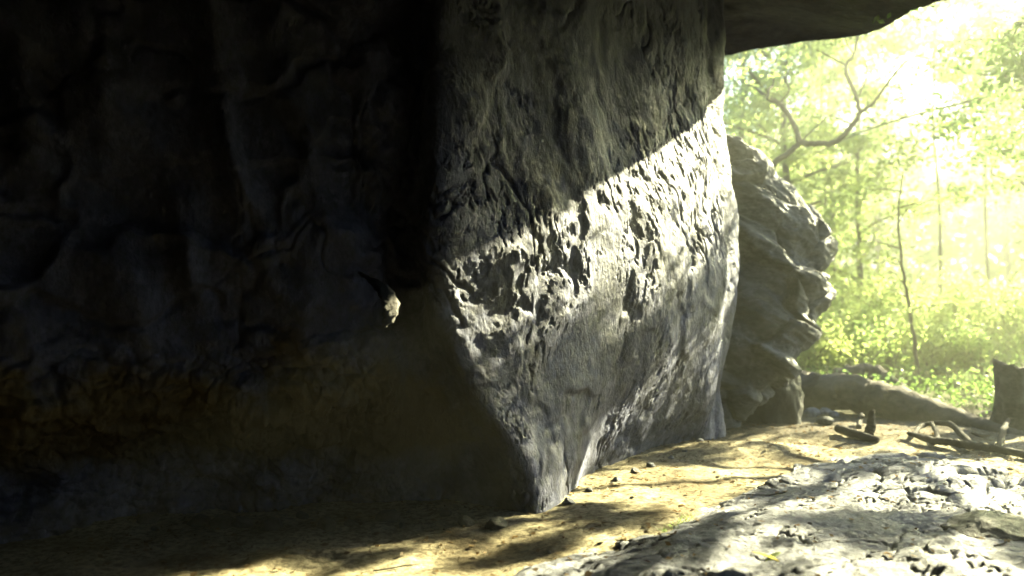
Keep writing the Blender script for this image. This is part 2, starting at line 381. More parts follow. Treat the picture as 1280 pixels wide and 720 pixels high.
# ------------------------------------------------------------------ second, layered boulder
LV2 = [-.25, 0, .25, .6, 1.1, 1.65, 2.1, 2.5, 3.0, 3.35]
XR = [2.4, 2.42, 2.68, 3.05, 3.42, 3.62, 3.64, 3.34, 2.78, 2.3]
NR = [(2.2, 8.45), (2.25, 8.45), (2.4, 8.4), (2.6, 8.25), (2.75, 8.3), (2.85, 8.35), (2.8, 8.4), (2.65, 8.5), (2.35, 8.7), (2.1, 9.1)]
c2 = [[(x, y) for x, y in NR], [(x, 9.15) for x in XR], [(x-.35, 10.1) for x in XR], [(1.2, 10.2)]*10, [(1.2, 8.9)]*10]
def disp2(p, n):
    z = p[:, 2]; x = p[:, 0]
    lay = (z+.55*(x-2.2)+.12*fbm(p*1.4, 3))*1.75
    f = lay-np.floor(lay); saw = sstep(0, .75, f)-sstep(.82, 1., f)          # ledges overhang dark gaps
    d = (.11+.07*fbm(p*1.1+70, 2))*(saw-.5)*sstep(.2, .7, z)+.10*fbm(p*1.4+4, 3)+.05*(ridged(np.stack([x*1.2, p[:, 1]*1.2, lay*1.6], -1), 3)-.4)
    cell = worley(np.stack([x*1.5-.3*z, p[:, 1]*1.3, lay*1.15], -1)+.25*fbm(p*1.7)[:, None]+3)
    d = d+.20*(cell[2]-.5)*sstep(0, .10, cell[1])*sstep(.1, .5, z)-.08*np.exp(-cell[1]*16)
    d = d+.02*(ridged(np.stack([x*4, p[:, 1]*4, lay*7], -1), 3)-.4)+.008*fbm(p*22, 3)
    return n*(d*sstep(3.4, 3.1, z))[:, None]
b2 = loft('boulder', LV2, c2, [150, 90, 30, 16, 60], 330, disp2, M_boulder2)
tag(b2, 'grey layered boulder with overhanging ledges just beyond the sunlit rock face', 'boulder')

# ------------------------------------------------------------------ single rocks
def rock(name, c, size, label, mat=None, seed=0, rot=0., sub=5, rough=.22, flat=None, cat='rock', group=None):
    import bmesh
    bm = bmesh.new(); bmesh.ops.create_icosphere(bm, subdivisions=sub, radius=1)
    V = np.array([v.co[:] for v in bm.verts]); F = np.array([[v.index for v in f.verts] for f in bm.faces]); bm.free()
    r = np.random.default_rng(seed)
    for k in range(9):                                                      # planar chips
        d = r.normal(size=3); d /= np.linalg.norm(d); lim = r.uniform(.62, .88); pr = V@d
        V = V-np.maximum(pr-lim, 0)[:, None]*d*.92
    nrm = V/np.linalg.norm(V, axis=1)[:, None]
    V = V+nrm*(rough*fbm(V*1.4+seed*3.7, 3)+rough*.35*ridged(V*3.5+seed, 3)+.03*fbm(V*11+seed, 3))[:, None]
    V = V*np.array(size); ca, sa = math.cos(rot), math.sin(rot)
    V = np.stack([V[:, 0]*ca-V[:, 1]*sa, V[:, 0]*sa+V[:, 1]*ca, V[:, 2]], -1)
    o = mesh_obj(name, V, F, mat or M_stone); o.location = c; tag(o, label, cat, group); return o
rock('rock', (2.88, 9.0, .17), (.32, .34, .56), 'dark upright rock wedged under the layered boulder beside the log', M_darkstone, 17, .8)
rock('boulder', (5.9, 2.5, .5), (1.15, 2.7, 2.1), 'unseen tall boulder added outside the right frame edge to darken the shelter', M_boulder2, 33, 0, cat='boulder')  # added out of view to block light from the shelter
def on(px, py, dz=0.):
    g = G(px, py); z = float(surf_h(np.array([g.x]), np.array([g.y]))[0]); g = G(px, py, z); return Vector((g.x, g.y, z+dz))
rock('stone', on(1030, 530, .03), (.10, .07, .06), 'small dark stone left of the charred upright stub', M_stone, 5, sub=4)
rock('rock', on(1262, 668, .0), (.34, .30, .10), 'dark mossy lump of rock at the right frame edge', M_stone, 14, .1)
rock('rock', P(1236, 522, 9.8)-Vector((0, 0, .04)), (.22, .18, .13), 'pale rounded rock behind the log left of the stump', M_slab, 15)
for k, (px, py, sz, lb) in enumerate([(1014, 520, .10, 'leftmost of the bright pale stones under the log'), (1029, 519, .085, 'middle one of the bright pale stones under the log'), (1041, 521, .06, 'rightmost of the bright pale stones under the log')]):
    rock('pale_stone', on(px, py, .03), (sz, sz*.8, sz*.75), lb, M_slab, 20+k, sub=3, cat='stone', group='pale stones under the log')

sproto = [None]*3
def scatter_stones(spots, name, label, group, mat, szr, seed):
    r = np.random.default_rng(seed); src = [None]*3
    for k, (x, y) in enumerate(spots):
        sz = r.uniform(*szr); z = float(surf_h(np.array([x]), np.array([y]))[0])
        if src[k % 3] is None:
            src[k % 3] = rock(name, (0, 0, 0), (1, .8, .6), label, mat, seed+k, 0, sub=4, cat=name, group=group); o = src[k % 3]
        else: o = src[k % 3].copy(); C.objects.link(o)
        o.location = (x, y, z+sz*.15); o.scale = (sz,)*3; o.rotation_euler = (r.uniform(-.3, .3), r.uniform(-.3, .3), r.uniform(0, 6.28))
r = np.random.default_rng(200)
scatter_stones([(-2.2+.16*k+r.uniform(-.05, .05), 4.86+r.uniform(-.18, .1)) for k in range(14)], 'stone', 'brown stone lying in the dark at the foot of the undercut wall', 'stones at the foot of the dark wall', M_stone, (.03, .085), 210)
scatter_stones([(.35+.19*k+r.uniform(-.05, .05), 5.30+.30*k+r.uniform(-.12, .03)) for k in range(8)], 'stone', 'grey stone on the sand along the foot of the sunlit face', 'stones along the sunlit face', M_slab, (.018, .05), 220)
scatter_stones([(r.uniform(-1.2, 3.6), r.uniform(3.9, 8.4)) for k in range(34)], 'pebble', 'little pebble scattered on the open sandy ground', 'pebbles on the sand', M_stone, (.008, .022), 230)
r = np.random.default_rng(240)
for k in range(26):
    x, y = r.uniform(-1.0, 4.2), r.uniform(3.95, 8.6); an = r.uniform(0, 3.14); L_ = r.uniform(.05, .16)
    pp = []
    for t_ in (-1, -.3, .4, 1):
        a_, b_ = x+math.cos(an)*L_*t_+r.normal()*.008, y+math.sin(an)*L_*t_+r.normal()*.008
        pp.append(Vector((a_, b_, float(surf_h(np.array([a_]), np.array([b_]))[0])+.008)))
    V, F = tube(pp, [.0045, .004, .0035, .002], 5)
    tag(mesh_obj('twig', V, F, M_char), 'thin dry twig dropped on the ground or slab', 'twig', 'twigs on the ground')

# pale flake jutting from the dark wall
def wall_y(px):
    return 4.62
fl = MB(); cp = [P(449, 341, 4.765), P(463, 350, 4.64), P(478, 362, 4.53), P(488, 378, 4.46), P(487, 394, 4.44), P(480, 408, 4.46)]
w = [.004, .016, .032, .038, .032, .010]; Vv = []; Ff = []
pp, ww = smooth_path(cp, w, 5)
for i, q in enumerate(pp):
    d = (pp[min(i+1, len(pp)-1)]-pp[max(i-1, 0)]).normalized(); sd = d.cross(Vector((0, 1, 0))).normalized()
    for k in range(7):
        u = (k/6-.5)*2; Vv.append(q+sd*u*ww[i]+Vector((.006*math.sin(i*2.1+k), -.006*(1-u*u)+.9*u*ww[i]+.007*math.sin(i*1.3+k*1.9), 0)))
for i in range(len(pp)-1):
    for k in range(6): Ff.append((i*7+k, i*7+k+1, (i+1)*7+k+1, (i+1)*7+k))
o = mesh_obj('curled_leaf', Vv, Ff, M_pale); md = o.modifiers.new('t', 'SOLIDIFY'); md.thickness = .006
tag(o, 'pale curled dry leaf caught on the dark boulder wall', 'leaf')

# ------------------------------------------------------------------ dead wood
def wood(name, ctrl, rad, label, cat, mat, forks=(), n=18, wob=.06, seed=0, jit=.05):
    t = empty(name, ctrl[0]); tag(t, label, cat)
    m = MB(); a, b = smooth_path(ctrl, rad, 9, wob, seed); m.add(tube(a, b, n, jit, seed)); o = m.build('trunk' if cat == 'log' else 'stem', mat, t); o.matrix_parent_inverse = t.matrix_world.inverted(); o.location = -Vector(ctrl[0])+Vector(t.location)*0
    for k, (fc, fr) in enumerate(forks):
        m = MB(); a, b = smooth_path(fc, fr, 8, wob, seed+k+1); m.add(tube(a, b, max(8, n//2), jit, seed+k+5)); o = m.build('side_branch', mat, t); o.location = -Vector(ctrl[0])
    return t
wood('fallen_log', [Vector((2.9, 10.9, .32)), P(1000, 487, 10.1), P(1060, 492, 9.7), P(1130, 508, 9.3), P(1200, 528, 8.7), P(1250, 541, 8.2), P(1285, 549, 7.9)],
     [.23, .22, .215, .20, .13, .085, .05], 'long grey fallen trunk running from the layered boulder to the right edge', 'log', M_log,
     [([P(1250, 540, 8.25), P(1256, 530, 8.2), P(1262, 522, 8.15)], [.03, .025, .018])], n=30, wob=.06, seed=2, jit=.05)
wood('broken_log', [P(1042, 470, 11.3), P(1085, 466, 11.2), P(1110, 480, 11.), P(1150, 505, 10.6)], [.10, .13, .12, .05],
     'short broken log leaning behind the long fallen trunk', 'log', M_log, n=14, wob=.1, seed=4)
wood('charred_stub', [on(1083, 549, .04), on(1088, 548, .12), P(1087, 528, on(1088, 548).y), P(1089, 513, on(1088, 548).y)], [.05, .045, .036, .03],
     'dark charred stub standing upright out of a lying piece of wood', 'dead branch', M_char,
     [([on(1046, 541, .05), on(1066, 548, .05), on(1096, 554, .03)], [.04, .045, .03]), ([on(1072, 536, .02), on(1075, 530, .1), P(1077, 521, 8.6)], [.03, .024, .018])], n=12, wob=.08, seed=6)
b0 = on(1134, 546, .04)
wood('fallen_branch', [b0, on(1160, 556, .05), on(1190, 561, .06), on(1212, 565, .06), on(1245, 568, .05), on(1290, 577, .04)], [.02, .032, .035, .036, .034, .03],
     'twisted fallen branch with crooked forks lying in front of the long trunk', 'dead branch', M_char,
     [([on(1163, 541, .1), on(1185, 545, .12), on(1200, 553, .08), on(1214, 564, .06)], [.022, .03, .03, .03]),
      ([on(1163, 541, .1), on(1170, 549, .05), on(1168, 556, .04)], [.022, .024, .018]),
      ([on(1140, 548, .04), on(1150, 542, .08), on(1163, 541, .1)], [.022, .024, .02]),
      ([on(1246, 568, .05), on(1252, 553, .12), on(1258, 545, .16)], [.03, .026, .02]),
      ([on(1212, 550, .08), on(1226, 551, .05), on(1240, 547, .04)], [.014, .018, .012])], n=10, wob=.1, seed=9)

# stump
st = empty('tree_stump', G(1276, 536)); tag(st, 'broad cut stump with slanting top at the right frame edge', 'stump')
n, h = 48, .64; V = []; F = []
zz = np.linspace(-.1, h, 30)
for j, z in enumerate(zz):
    for k in range(n):
        a = 2*math.pi*k/n; r = .235+.05*math.exp(-max(z, 0)/.12)*(1+.6*math.sin(5*a))+.014*math.sin(9*a+1+2*z)+.007*math.sin(23*a+z*4)+.012*math.sin(3*a+9*z)
        V.append((r*math.cos(a), r*math.sin(a), z+(-.05*math.cos(a)+.022*math.sin(7*a+1)+.02*math.sin(3*a)+.012*math.sin(17*a))*(z/h if z > 0 else 0)))
F = [(j*n+k, j*n+(k+1) % n, (j+1)*n+(k+1) % n, (j+1)*n+k) for j in range(29) for k in range(n)]
V.append((0, 0, h-.02)); F += [(29*n+k, 29*n+(k+1) % n, 30*n) for k in range(n)]
mesh_obj('stump_body', V, F, M_stump, st)

# ------------------------------------------------------------------ foliage helpers
def leaf_quads(Cn, size, seed=0, squash=1.0, droop=.3):
    """folded rhombus leaves at centres Cn"""
    r = np.random.default_rng(seed); n = len(Cn)
    ax = r.normal(size=(n, 3)); ax[:, 2] = ax[:, 2]*.6-droop; ax /= np.linalg.norm(ax, axis=1)[:, None]
    up = r.normal(size=(n, 3))+[0, 0, 1.0]; sd = np.cross(ax, up); sd /= np.linalg.norm(sd, axis=1)[:, None]+1e-9
    nr = np.cross(sd, ax); L = size*r.uniform(.6, 1.3, n)[:, None]; W = L*.30
    V = np.stack([Cn-ax*L*.5, Cn+sd*W-nr*W*.3, Cn+ax*L*.5, Cn-sd*W-nr*W*.3], 1).reshape(-1, 3)
    F = np.arange(4*n).reshape(n, 4); return V, F
def limb_paths(base, tips, seed, sag=.15):
    r = np.random.default_rng(seed); out = []
    for tp in tips:
        tp = np.array(tp); b = np.array(base); m1 = b+(tp-b)*.35+r.normal(size=3)*.12*np.linalg.norm(tp-b)*[1, 1, .6]; m2 = b+(tp-b)*.7+r.normal(size=3)*.10*np.linalg.norm(tp-b)
        out.append([b, m1, m2, tp])
    return out
def make_tree(name, h, cr, nleaf, leafsize, seed, mat, crown_lo=.35, clumps=70, trunk_r=.09, lean=0.):
    """tree at the origin: Empty > trunk, crown"""
    r = np.random.default_rng(seed); t = empty(name, (0, 0, 0)); m = MB()
    pts = [Vector((lean*z/h*1.0+r.normal()*.06*(z > 0), r.normal()*.06*(z > 0), z)) for z in np.linspace(-.3, h*.86, 7)]
    a, b = smooth_path(pts, [trunk_r*(1.25-.95*k/6) for k in range(7)], 6, .05, seed); m.add(tube(a, b, 10, .04, seed))
    cents = []
    nl = 9
    for k in range(nl):
        z0 = h*(crown_lo*.8+(.80-crown_lo*.8)*k/(nl-1)); b0 = Vector((lean*z0/h, 0, z0)); an = r.uniform(0, 6.28)
        rr = cr*r.uniform(.65, 1.0)*(1-.35*abs(k/(nl-1)-.4)); tip = b0+Vector((math.cos(an)*rr, math.sin(an)*rr, r.uniform(.1, .28)*h*.6))
        path = limb_paths(b0, [tip], seed*31+k)[0]
        a, b = smooth_path([Vector(q) for q in path], [trunk_r*.42, trunk_r*.3, trunk_r*.18, trunk_r*.07], 5, .1, k); m.add(tube(a, b, 6, 0, k, False))
        for _ in range(clumps//nl+1):
            f = r.uniform(.35, 1.05); i = min(3, int(f*3)); q = np.array(a[min(len(a)-1, int(f*(len(a)-1)))])
            cents.append(q+r.normal(size=3)*[cr*.22, cr*.22, h*.045])
    tr = m.build('trunk', M_bark, t)
    cents = np.array(cents); wts = r.uniform(.3, 1.6, len(cents)); idx = r.choice(len(cents), nleaf, p=wts/wts.sum())
    sp = np.array([r.uniform(.14, .42) for _ in cents])[idx]
    Cn = cents[idx]+r.normal(size=(nleaf, 3))*sp[:, None]*[1, 1, .55]
    V, F = leaf_quads(Cn, leafsize, seed); mesh_obj('crown', V, F, mat, t, smooth=False)
    return t
def copy_tree(src, loc, rz, sc, label, cat, group):
    c = src.copy(); C.objects.link(c); c.location = loc; c.rotation_euler = (0, 0, rz); c.scale = (sc, sc, sc*random.uniform(.92, 1.1))
    for ch in src.children:
        d = ch.copy(); C.objects.link(d); d.parent = c
    tag(c, label, cat, group); return c
def gh(x, y): return float(ground_h(np.array([x]), np.array([y]))[0])

# ------------------------------------------------------------------ woodland beyond the shelter
protos = [make_tree('forest_tree', 8.5, 2.6, 6500, .13, 41, M_leaf[1], .22, 90, .11),
          make_tree('forest_tree', 10.5, 2.4, 9000, .13, 42, M_leaf[0], .25, 90, .13),
          make_tree('forest_tree', 6.5, 2.2, 6000, .11, 43, M_leaf[1], .12, 90, .07)]
protos.append(make_tree('forest_tree', 14, 3.4, 13000, .14, 44, M_leaf[1], .52, 120, .035))
trees = [  # px, distance, prototype, scale, label
 (985, 17, 0, .95, 'leafy tree right above the layered boulder'), (1075, 18.5, 2, 1.05, 'bushy yellow-green tree behind the gnarled bare branches'),
 (1290, 17, 1, .95, 'tall tree at the right frame edge behind the stump'), (1172, 20, 3, 1.0, 'high crowned tree arching over the left of the bright gap'), (1235, 22, 3, 1.05, 'high crowned tree arching over the right of the bright gap'), (1030, 23, 3, 1.1, 'high crowned tree above the gnarled bare branches'),
 (3795, 3.5, 0, 1.0, 'unseen leafy tree added outside the right frame edge to darken the shelter'), (2648, 6.5, 1, 1.0, 'unseen tall tree added far outside the right frame edge to block sky light'),  # both trees added out of view to cut sky light on the rock
 (930, 21, 1, .95, 'hazy tree showing between ceiling and layered boulder'), (1040, 27, 1, 1.0, 'tall slender tree in the haze behind the gnarled branches'),
 (1340, 25, 0, 1.2, 'wide tree in the haze beyond the right edge'),
 (960, 33, 0, 1.4, 'faint wide tree far behind the layered boulder'), (1100, 38, 1, 1.35, 'faint tall tree far off left of the bright gap'),
 (1260, 42, 1, 1.1, 'faintest tree deep in the haze above the stump'), (880, 27, 0, 1.1, 'tree crown peeping out at the edge of the main boulder'),
 (1015, 45, 1, 1.6, 'very distant tall tree washed out by haze near the branches'), (1390, 35, 1, 1.5, 'distant tall tree washed out beyond the right edge')]
for k, (px, D, pi_, sc, lb) in enumerate(trees):
    x = (px-640)/FPX*D; loc = (x, D, gh(x, D)-.1)
    if k < 4:
        t = protos[[0, 2, 1, 3][k]]; t.location = loc; t.scale = (sc,)*3; t.rotation_euler.z = k*1.7; tag(t, lb, 'tree', 'woodland trees beyond the shelter')
    else: copy_tree(protos[pi_], loc, random.uniform(0, 6.28), sc, lb, 'tree', 'woodland trees beyond the shelter')

# gnarled bare tree behind the layered boulder
D = 12.2
gt = empty('gnarled_tree', (3.75, D, 0)); tag(gt, 'gnarled tree with crooked bare branches rising behind the layered boulder', 'tree')
m = MB(); off = Vector((3.75, D, 0))
def br(mb, pts, rad, seed, dy=0): 
    ctrl = [P(a, b, D+c)-off for (a, b, c) in pts]; A, B = smooth_path(ctrl, [1.35*q for q in rad], 6, .12, seed); mb.add(tube(A, B, 9, .07, seed))
A, B = smooth_path([Vector((-.15, 0, -.2)), Vector((-.1, 0, 1.5)), Vector((0, 0, 2.7)), P(966, 208, D)-off, P(985, 192, D)-off, P(1001, 178, D)-off], [.13, .11, .09, .05, .048, .04], 6, .06, 1)
m.add(tube(A, B, 12, .05)); m.build('trunk', M_bark, gt)
m = MB(); br(m, [(1001, 178, 0), (1020, 179, -.1), (1045, 177, -.2), (1064, 160, -.3), (1077, 140, -.3)], [.036, .032, .030, .028, .027], 2)
br(m, [(1077, 140, -.3), (1072, 118, -.2), (1062, 95, -.1), (1060, 80, 0), (1070, 66, .1), (1075, 45, .2), (1086, 30, .2)], [.026, .022, .02, .018, .016, .014, .008], 3)
br(m, [(1077, 140, -.3), (1093, 128, -.4), (1108, 108, -.6), (1128, 82, -.7), (1140, 73, -.8), (1158, 66, -.9)], [.022, .018, .015, .012, .01, .006], 4)
br(m, [(1060, 80, 0), (1047, 73, .1), (1032, 65, .2), (1022, 60, .2)], [.014, .011, .008, .005], 5)
br(m, [(1076, 118, -.2), (1084, 100, 0), (1086, 84, .1), (1082, 68, .2)], [.010, .009, .008, .004], 6)
br(m, [(1070, 66, .1), (1060, 50, .2), (1061, 38, .2)], [.009, .007, .004], 7)
m.build('branch', M_bark, gt)
m = MB(); br(m, [(1001, 178, 0), (996, 160, .1), (985, 140, .2), (975, 128, .2), (962, 122, .2), (950, 112, .3), (943, 106, .3)], [.034, .03, .026, .026, .025, .014, .008], 8)
br(m, [(962, 122, .2), (962, 112, .2), (968, 104, .3), (969, 90, .3)], [.02, .016, .01, .006], 9)
br(m, [(975, 128, .2), (988, 112, .1), (984, 98, .1), (990, 84, .1)], [.01, .009, .008, .004], 10)
br(m, [(943, 106, .3), (935, 104, .3), (925, 92, .4)], [.008, .006, .003], 12)
m.build('branch', M_bark, gt)
m = MB(); br(m, [(1001, 178, 0), (1015, 164, .2), (1030, 150, .3), (1034, 140, .3)], [.010, .008, .005, .003], 11); m.build('branch', M_bark, gt)
r = np.random.default_rng(8)
ends = [P(a, b, D+.2)-off for a, b in [(935, 100), (945, 88), (968, 88), (990, 82), (1022, 58), (1061, 36), (1086, 28), (955, 70), (940, 130), (925, 150), (980, 68), (1010, 48), (1040, 50), (930, 75)]]
cn = np.concatenate([np.array(e)+r.normal(size=(26, 3))*[.17, .3, .13] for e in ends]); V, F = leaf_quads(cn, .085, 7); mesh_obj('foliage', V, F, M_leaf[1], gt, smooth=False)

# saplings
def sapling(pts, D, rad, label, seed, nleaf, group='thin saplings in the undergrowth'):
    base = P(*pts[0], D); base.z = gh(base.x, D)-.05; t = empty('sapling', base); tag(t, label, 'sapling', group)
    m = MB(); ctrl = [Vector((0, 0, 0))]+[P(a, b, D)-base for a, b in pts[1:]]; A, B = smooth_path(ctrl, np.linspace(rad, rad*.3, len(ctrl)), 6, .25, seed); m.add(tube(A, B, 7, .05))
    r = np.random.default_rng(seed); cents = []
    for k in range(9):
        q = A[int((.3+.7*k/9)*(len(A)-1))]; e = q+Vector((r.normal()*.3, r.normal()*.3, r.uniform(.05, .3))); m.add(tube([q, (q+e)/2+Vector((0, 0, .04)), e], [rad*.3, rad*.2, rad*.1], 5)); cents.append(e)
    m.build('stem', M_bark, t)
    cn = np.concatenate([np.array(e)+r.normal(size=(nleaf//9, 3))*[.13, .13, .09] for e in cents]); V, F = leaf_quads(cn, .08, seed); mesh_obj('foliage', V, F, M_leaf[1], t, smooth=False)
sapling([(1149, 490), (1144, 440), (1136, 380), (1128, 330), (1124, 270), (1130, 215)], 12.5, .035, 'slender leaning sapling rising between log and bright gap', 51, 300)
sapling([(1085, 470), (1080, 420), (1090, 370)], 14, .02, 'short sapling just left of the slender leaning one', 52, 420)
sapling([(1215, 490), (1205, 440), (1212, 390)], 15, .02, 'short leafy sapling between the slender sapling and the stump', 53, 420)

# shrubs
def make_shrub(seed, mat, n=2600, h=1.3, w=1.0):
    r = np.random.default_rng(seed); t = empty('shrub', (0, 0, 0)); m = MB(); cents = []
    for k in range(12):
        an = r.uniform(0, 6.28); rr = w*r.uniform(.3, 1); e = Vector((math.cos(an)*rr, math.sin(an)*rr, h*r.uniform(.45, 1)))
        A, B = smooth_path([Vector((0, 0, -.1)), e*.5+Vector((0, 0, .15*h)), e], [.018, .012, .004], 5, .2, k); m.add(tube(A, B, 5))
        for q in (A[-1], A[-3], A[len(A)//2]): cents.append(np.array(q)+r.normal(size=3)*.12)
    m.build('stem', M_bark, t); cents = np.array(cents)
    cn = cents[r.integers(0, len(cents), n)]+r.normal(size=(n, 3))*[.19, .19, .14]; cn[:, 2] = np.abs(cn[:, 2])
    V, F = leaf_quads(cn, .085, seed); mesh_obj('foliage', V, F, mat, t, smooth=False); return t
SP = [make_shrub(61, M_leaf[1]), make_shrub(62, M_leaf[0], 2400, 1.1, 1.1), make_shrub(63, M_leaf[1], 2600, 1.7, .9)]
shr = [(1010, 12.8, 1.0, 'leafy shrub just right of the layered boulder behind the log'), (1065, 13.2, .8, 'low shrub behind the broken log'), (1110, 14.5, .9, 'shrub left of the slender sapling\'s foot'),
       (1172, 13.6, .8, 'low shrub right of the slender sapling\'s foot'), (1225, 13.2, .7, 'shrub behind the pale rock left of the stump'), (1285, 14, .9, 'shrub directly behind the stump'),
       (1040, 16.5, 1.2, 'larger hazy shrub above the broken log'), (1130, 18, 1.2, 'hazy shrub in the second row behind the slender sapling'), (1200, 17, 1.0, 'hazy shrub in the second row below the bright gap'), (1265, 18, 1.2, 'hazy shrub in the second row above the stump'),
       (970, 15, 1.3, 'shrub half hidden by the layered boulder'), (1090, 22, 1.4, 'faint shrub farther back left of the bright gap'), (1240, 23, 1.3, 'faint shrub farther back under the bright gap'), (1160, 27, 1.5, 'faintest shrub at the foot of the bright gap')]
for k, (px, Dd, sc, lb) in enumerate(shr):
    x = (px-640)/FPX*Dd; loc = (x, Dd, gh(x, Dd))
    if k < 3: t = SP[k]; t.location = loc; t.scale = (sc,)*3; tag(t, lb, 'shrub', 'shrubs beyond the log')
    else: copy_tree(SP[k % 3], loc, random.uniform(0, 6.28), sc, lb, 'shrub', 'shrubs beyond the log')
# low herbs on the wood floor
r = np.random.default_rng(70); n = 26000
yy = 8.5+r.uniform(0, 1, n)**1.4*25; xx = yy*r.uniform(.24, .78, n); dens = fbm(np.stack([xx*.8, yy*.8, 0*xx], -1), 3); kp = (dens > -.10) & (yy > 11.3-1.4*(xx-3.6)); xx, yy = xx[kp], yy[kp]
zz_ = ground_h(xx, yy)+r.uniform(.02, .36, len(xx)); V, F = leaf_quads(np.stack([xx, yy, zz_], -1), .07, 71, droop=-.1)
tag(mesh_obj('undergrowth', V, F, M_leaf[2], smooth=False), 'low green undergrowth covering the wood floor beyond the log', 'undergrowth', kind='stuff')

# distant wall of woods
r = np.random.default_rng(80); n = 42000; an = r.uniform(-.25, 1.35, n); dd = r.uniform(50, 72, n)
topz = 11+4*fbm(np.stack([an*6, dd*.06, 0*an], -1), 3); zz_ = r.uniform(0, 1, n)**.8*topz
V, F = leaf_quads(np.stack([np.sin(an)*dd, np.cos(an)*dd, zz_+.5], -1), .75, 81)
tag(mesh_obj('distant_woods', V, F, M_leaf[0], smooth=False), 'distant hazy woods closing the view behind the trees', 'woods', kind='stuff')

# ------------------------------------------------------------------ shade tree whose crown dapples the light
SH = empty('overhanging_tree', (10.2, 11.0, gh(10.2, 11.0))); off = np.array(SH.location)
tag(SH, 'tree reaching over the clearing with leafy boughs at the upper right corner', 'tree')
r = np.random.default_rng(90); cents = []; szs = []
# places on ground that lie in the shade of the leaves (x, y, radius)
def shade_at(x, y, z):
    g = np.stack([x, y, z*1.3], -1); return fbm(g*1.15+50, 3)
BRIGHT = [(G(860, 690), .28), (G(940, 655), .26), (G(800, 615), .42), (G(700, 625), .3), (G(900, 590), .4), (G(560, 690), .48), (G(450, 705), .45), (G(350, 712), .4), (G(1120, 625), .32), (G(1200, 655), .33), (G(1190, 705), .2), (G(960, 560), .35), (G(1250, 640), .2), (G(1010, 700), .12)]
DARK = [(G(760, 655), .17), (G(735, 640), .13), (G(600, 662), .11), (G(455, 692), .09), (G(655, 687), .15), (G(850, 572), .35), (G(1050, 690), .3), (G(980, 625), .22), (G(1110, 680), .2), (G(820, 700), .12), (G(1060, 600), .22)]
n = 3600; x = r.uniform(-2.2, 6, n); y = r.uniform(2.8, 11, n); f = shade_at(x, y, 0*x); _, ss = slab_h(x, y); ok = f > np.where(ss > .1, .0, np.where((y > 7.4) & (x > 2.4), -.12, .21))
for c, q in BRIGHT: ok &= np.hypot(x-c.x, (y-c.y)) > q
pts = [(a, b, 0.) for a, b in zip(x[ok], y[ok])]
for c, q in DARK:
    for _ in range(int(70*q/.2)): 
        u = r.normal(size=2)*q*.5; pts.append((c.x+u[0], c.y+u[1], 0.))
for _ in range(1500): pts.append((r.uniform(-2.2, 2.6), r.uniform(.4, 2.8), 0.))     # leaves added to keep sun off the unseen floor and its hazy air
for _ in range(16): pts.append((-.50+r.uniform(-.08, .10), 4.80+r.uniform(-.05, .08), r.uniform(1.1, 1.6)))
for _ in range(170):
    a_ = r.uniform(-.04, .30); pts.append((-.45+2.5*a_+.45*(1-a_)*.6, 4.85+2.8*a_, r.uniform(.15, .95)))
# lower part of the lit face is in broken shade as well
n = 2200; a = r.uniform(0, 1, n); zf = r.uniform(.05, .85, n)+a*1.1
fx = -.4+2.5*a; fy = 4.8+2.8*a; f = .06+fbm(np.stack([a*3.6, zf*1.6, 0*a], -1)+20, 3); ok = f > .17; pts += list(zip(fx[ok], fy[ok], zf[ok]))
pts = np.array(pts)
zt = 4.9+.9*fbm(pts*.6+9, 2)+r.normal(size=len(pts))*.28
dist = (zt-pts[:, 2])/SUN[2]; Lc = pts+SUN*dist[:, None]
tree_c = Lc
V1 = []; idx = np.repeat(np.arange(len(Lc)), 5); cn = Lc[idx]+r.normal(size=(len(idx), 3))*.075
r2 = np.random.default_rng(93)
for (px, py, n2, sx_, sz_) in [(1252, 55, 520, .42, .34), (1270, 110, 300, .3, .3), (1235, 165, 420, .5, .22), (1190, 150, 160, .3, .15), (1272, 205, 300, .3, .3), (1215, 190, 140, .25, .12), (1290, 20, 300, .4, .4)]:
    hubs2 = np.array(P(px, py, 12.))+r2.normal(size=(14, 3))*[sx_*.8, .5, sz_*.8]; cn = np.vstack([cn, hubs2[r2.integers(0, 14, n2)]+r2.normal(size=(n2, 3))*[.13, .16, .09]])
V, F = leaf_quads(cn-off, .10, 91); mesh_obj('crown', V, F, M_leaf[2], SH, smooth=False)
m = MB(); A, B = smooth_path([Vector((0, 0, -.2)), Vector((.1, .1, 1.6)), Vector((-.2, -.1, 3.2)), Vector((-.5, 0, 4.4))], [.26, .22, .18, .14], 7, .04, 3); m.add(tube(A, B, 14, .04))
m.build('trunk', M_bark, SH)
m = MB(); sel = Lc[r.choice(len(Lc), 46, replace=False)]-off
hubs = []
for k in range(6):
    an = math.pi*(.55+.25*k); tip = np.array([-.4+3.0*math.cos(an)*1.0, 3.*math.sin(an)*.9, 4.9]); hubs.append(tip)
for k, e in enumerate(sel):
    hb = min(range(6), key=lambda j: np.linalg.norm(hubs[j]-e)); 
    mid = hubs[hb]*.55+np.array([-.5, 0, 4.4])*.45
    A, B = smooth_path([Vector(mid), Vector((hubs[hb]+e)/2+r.normal(size=3)*.12), Vector(e)], [.035, .016, .005], 6, .15, k); m.add(tube(A, B, 6))
for k, e in enumerate(hubs):
    A, B = smooth_path([Vector((-.5, 0, 4.3)), Vector(tuple(e*.5+np.array([-.2, 0, 2.15]))), Vector(tuple(e))], [.055, .04, .02], 7, .1, k); m.add(tube(A, B, 8))
m.build('bough', M_bark, SH)

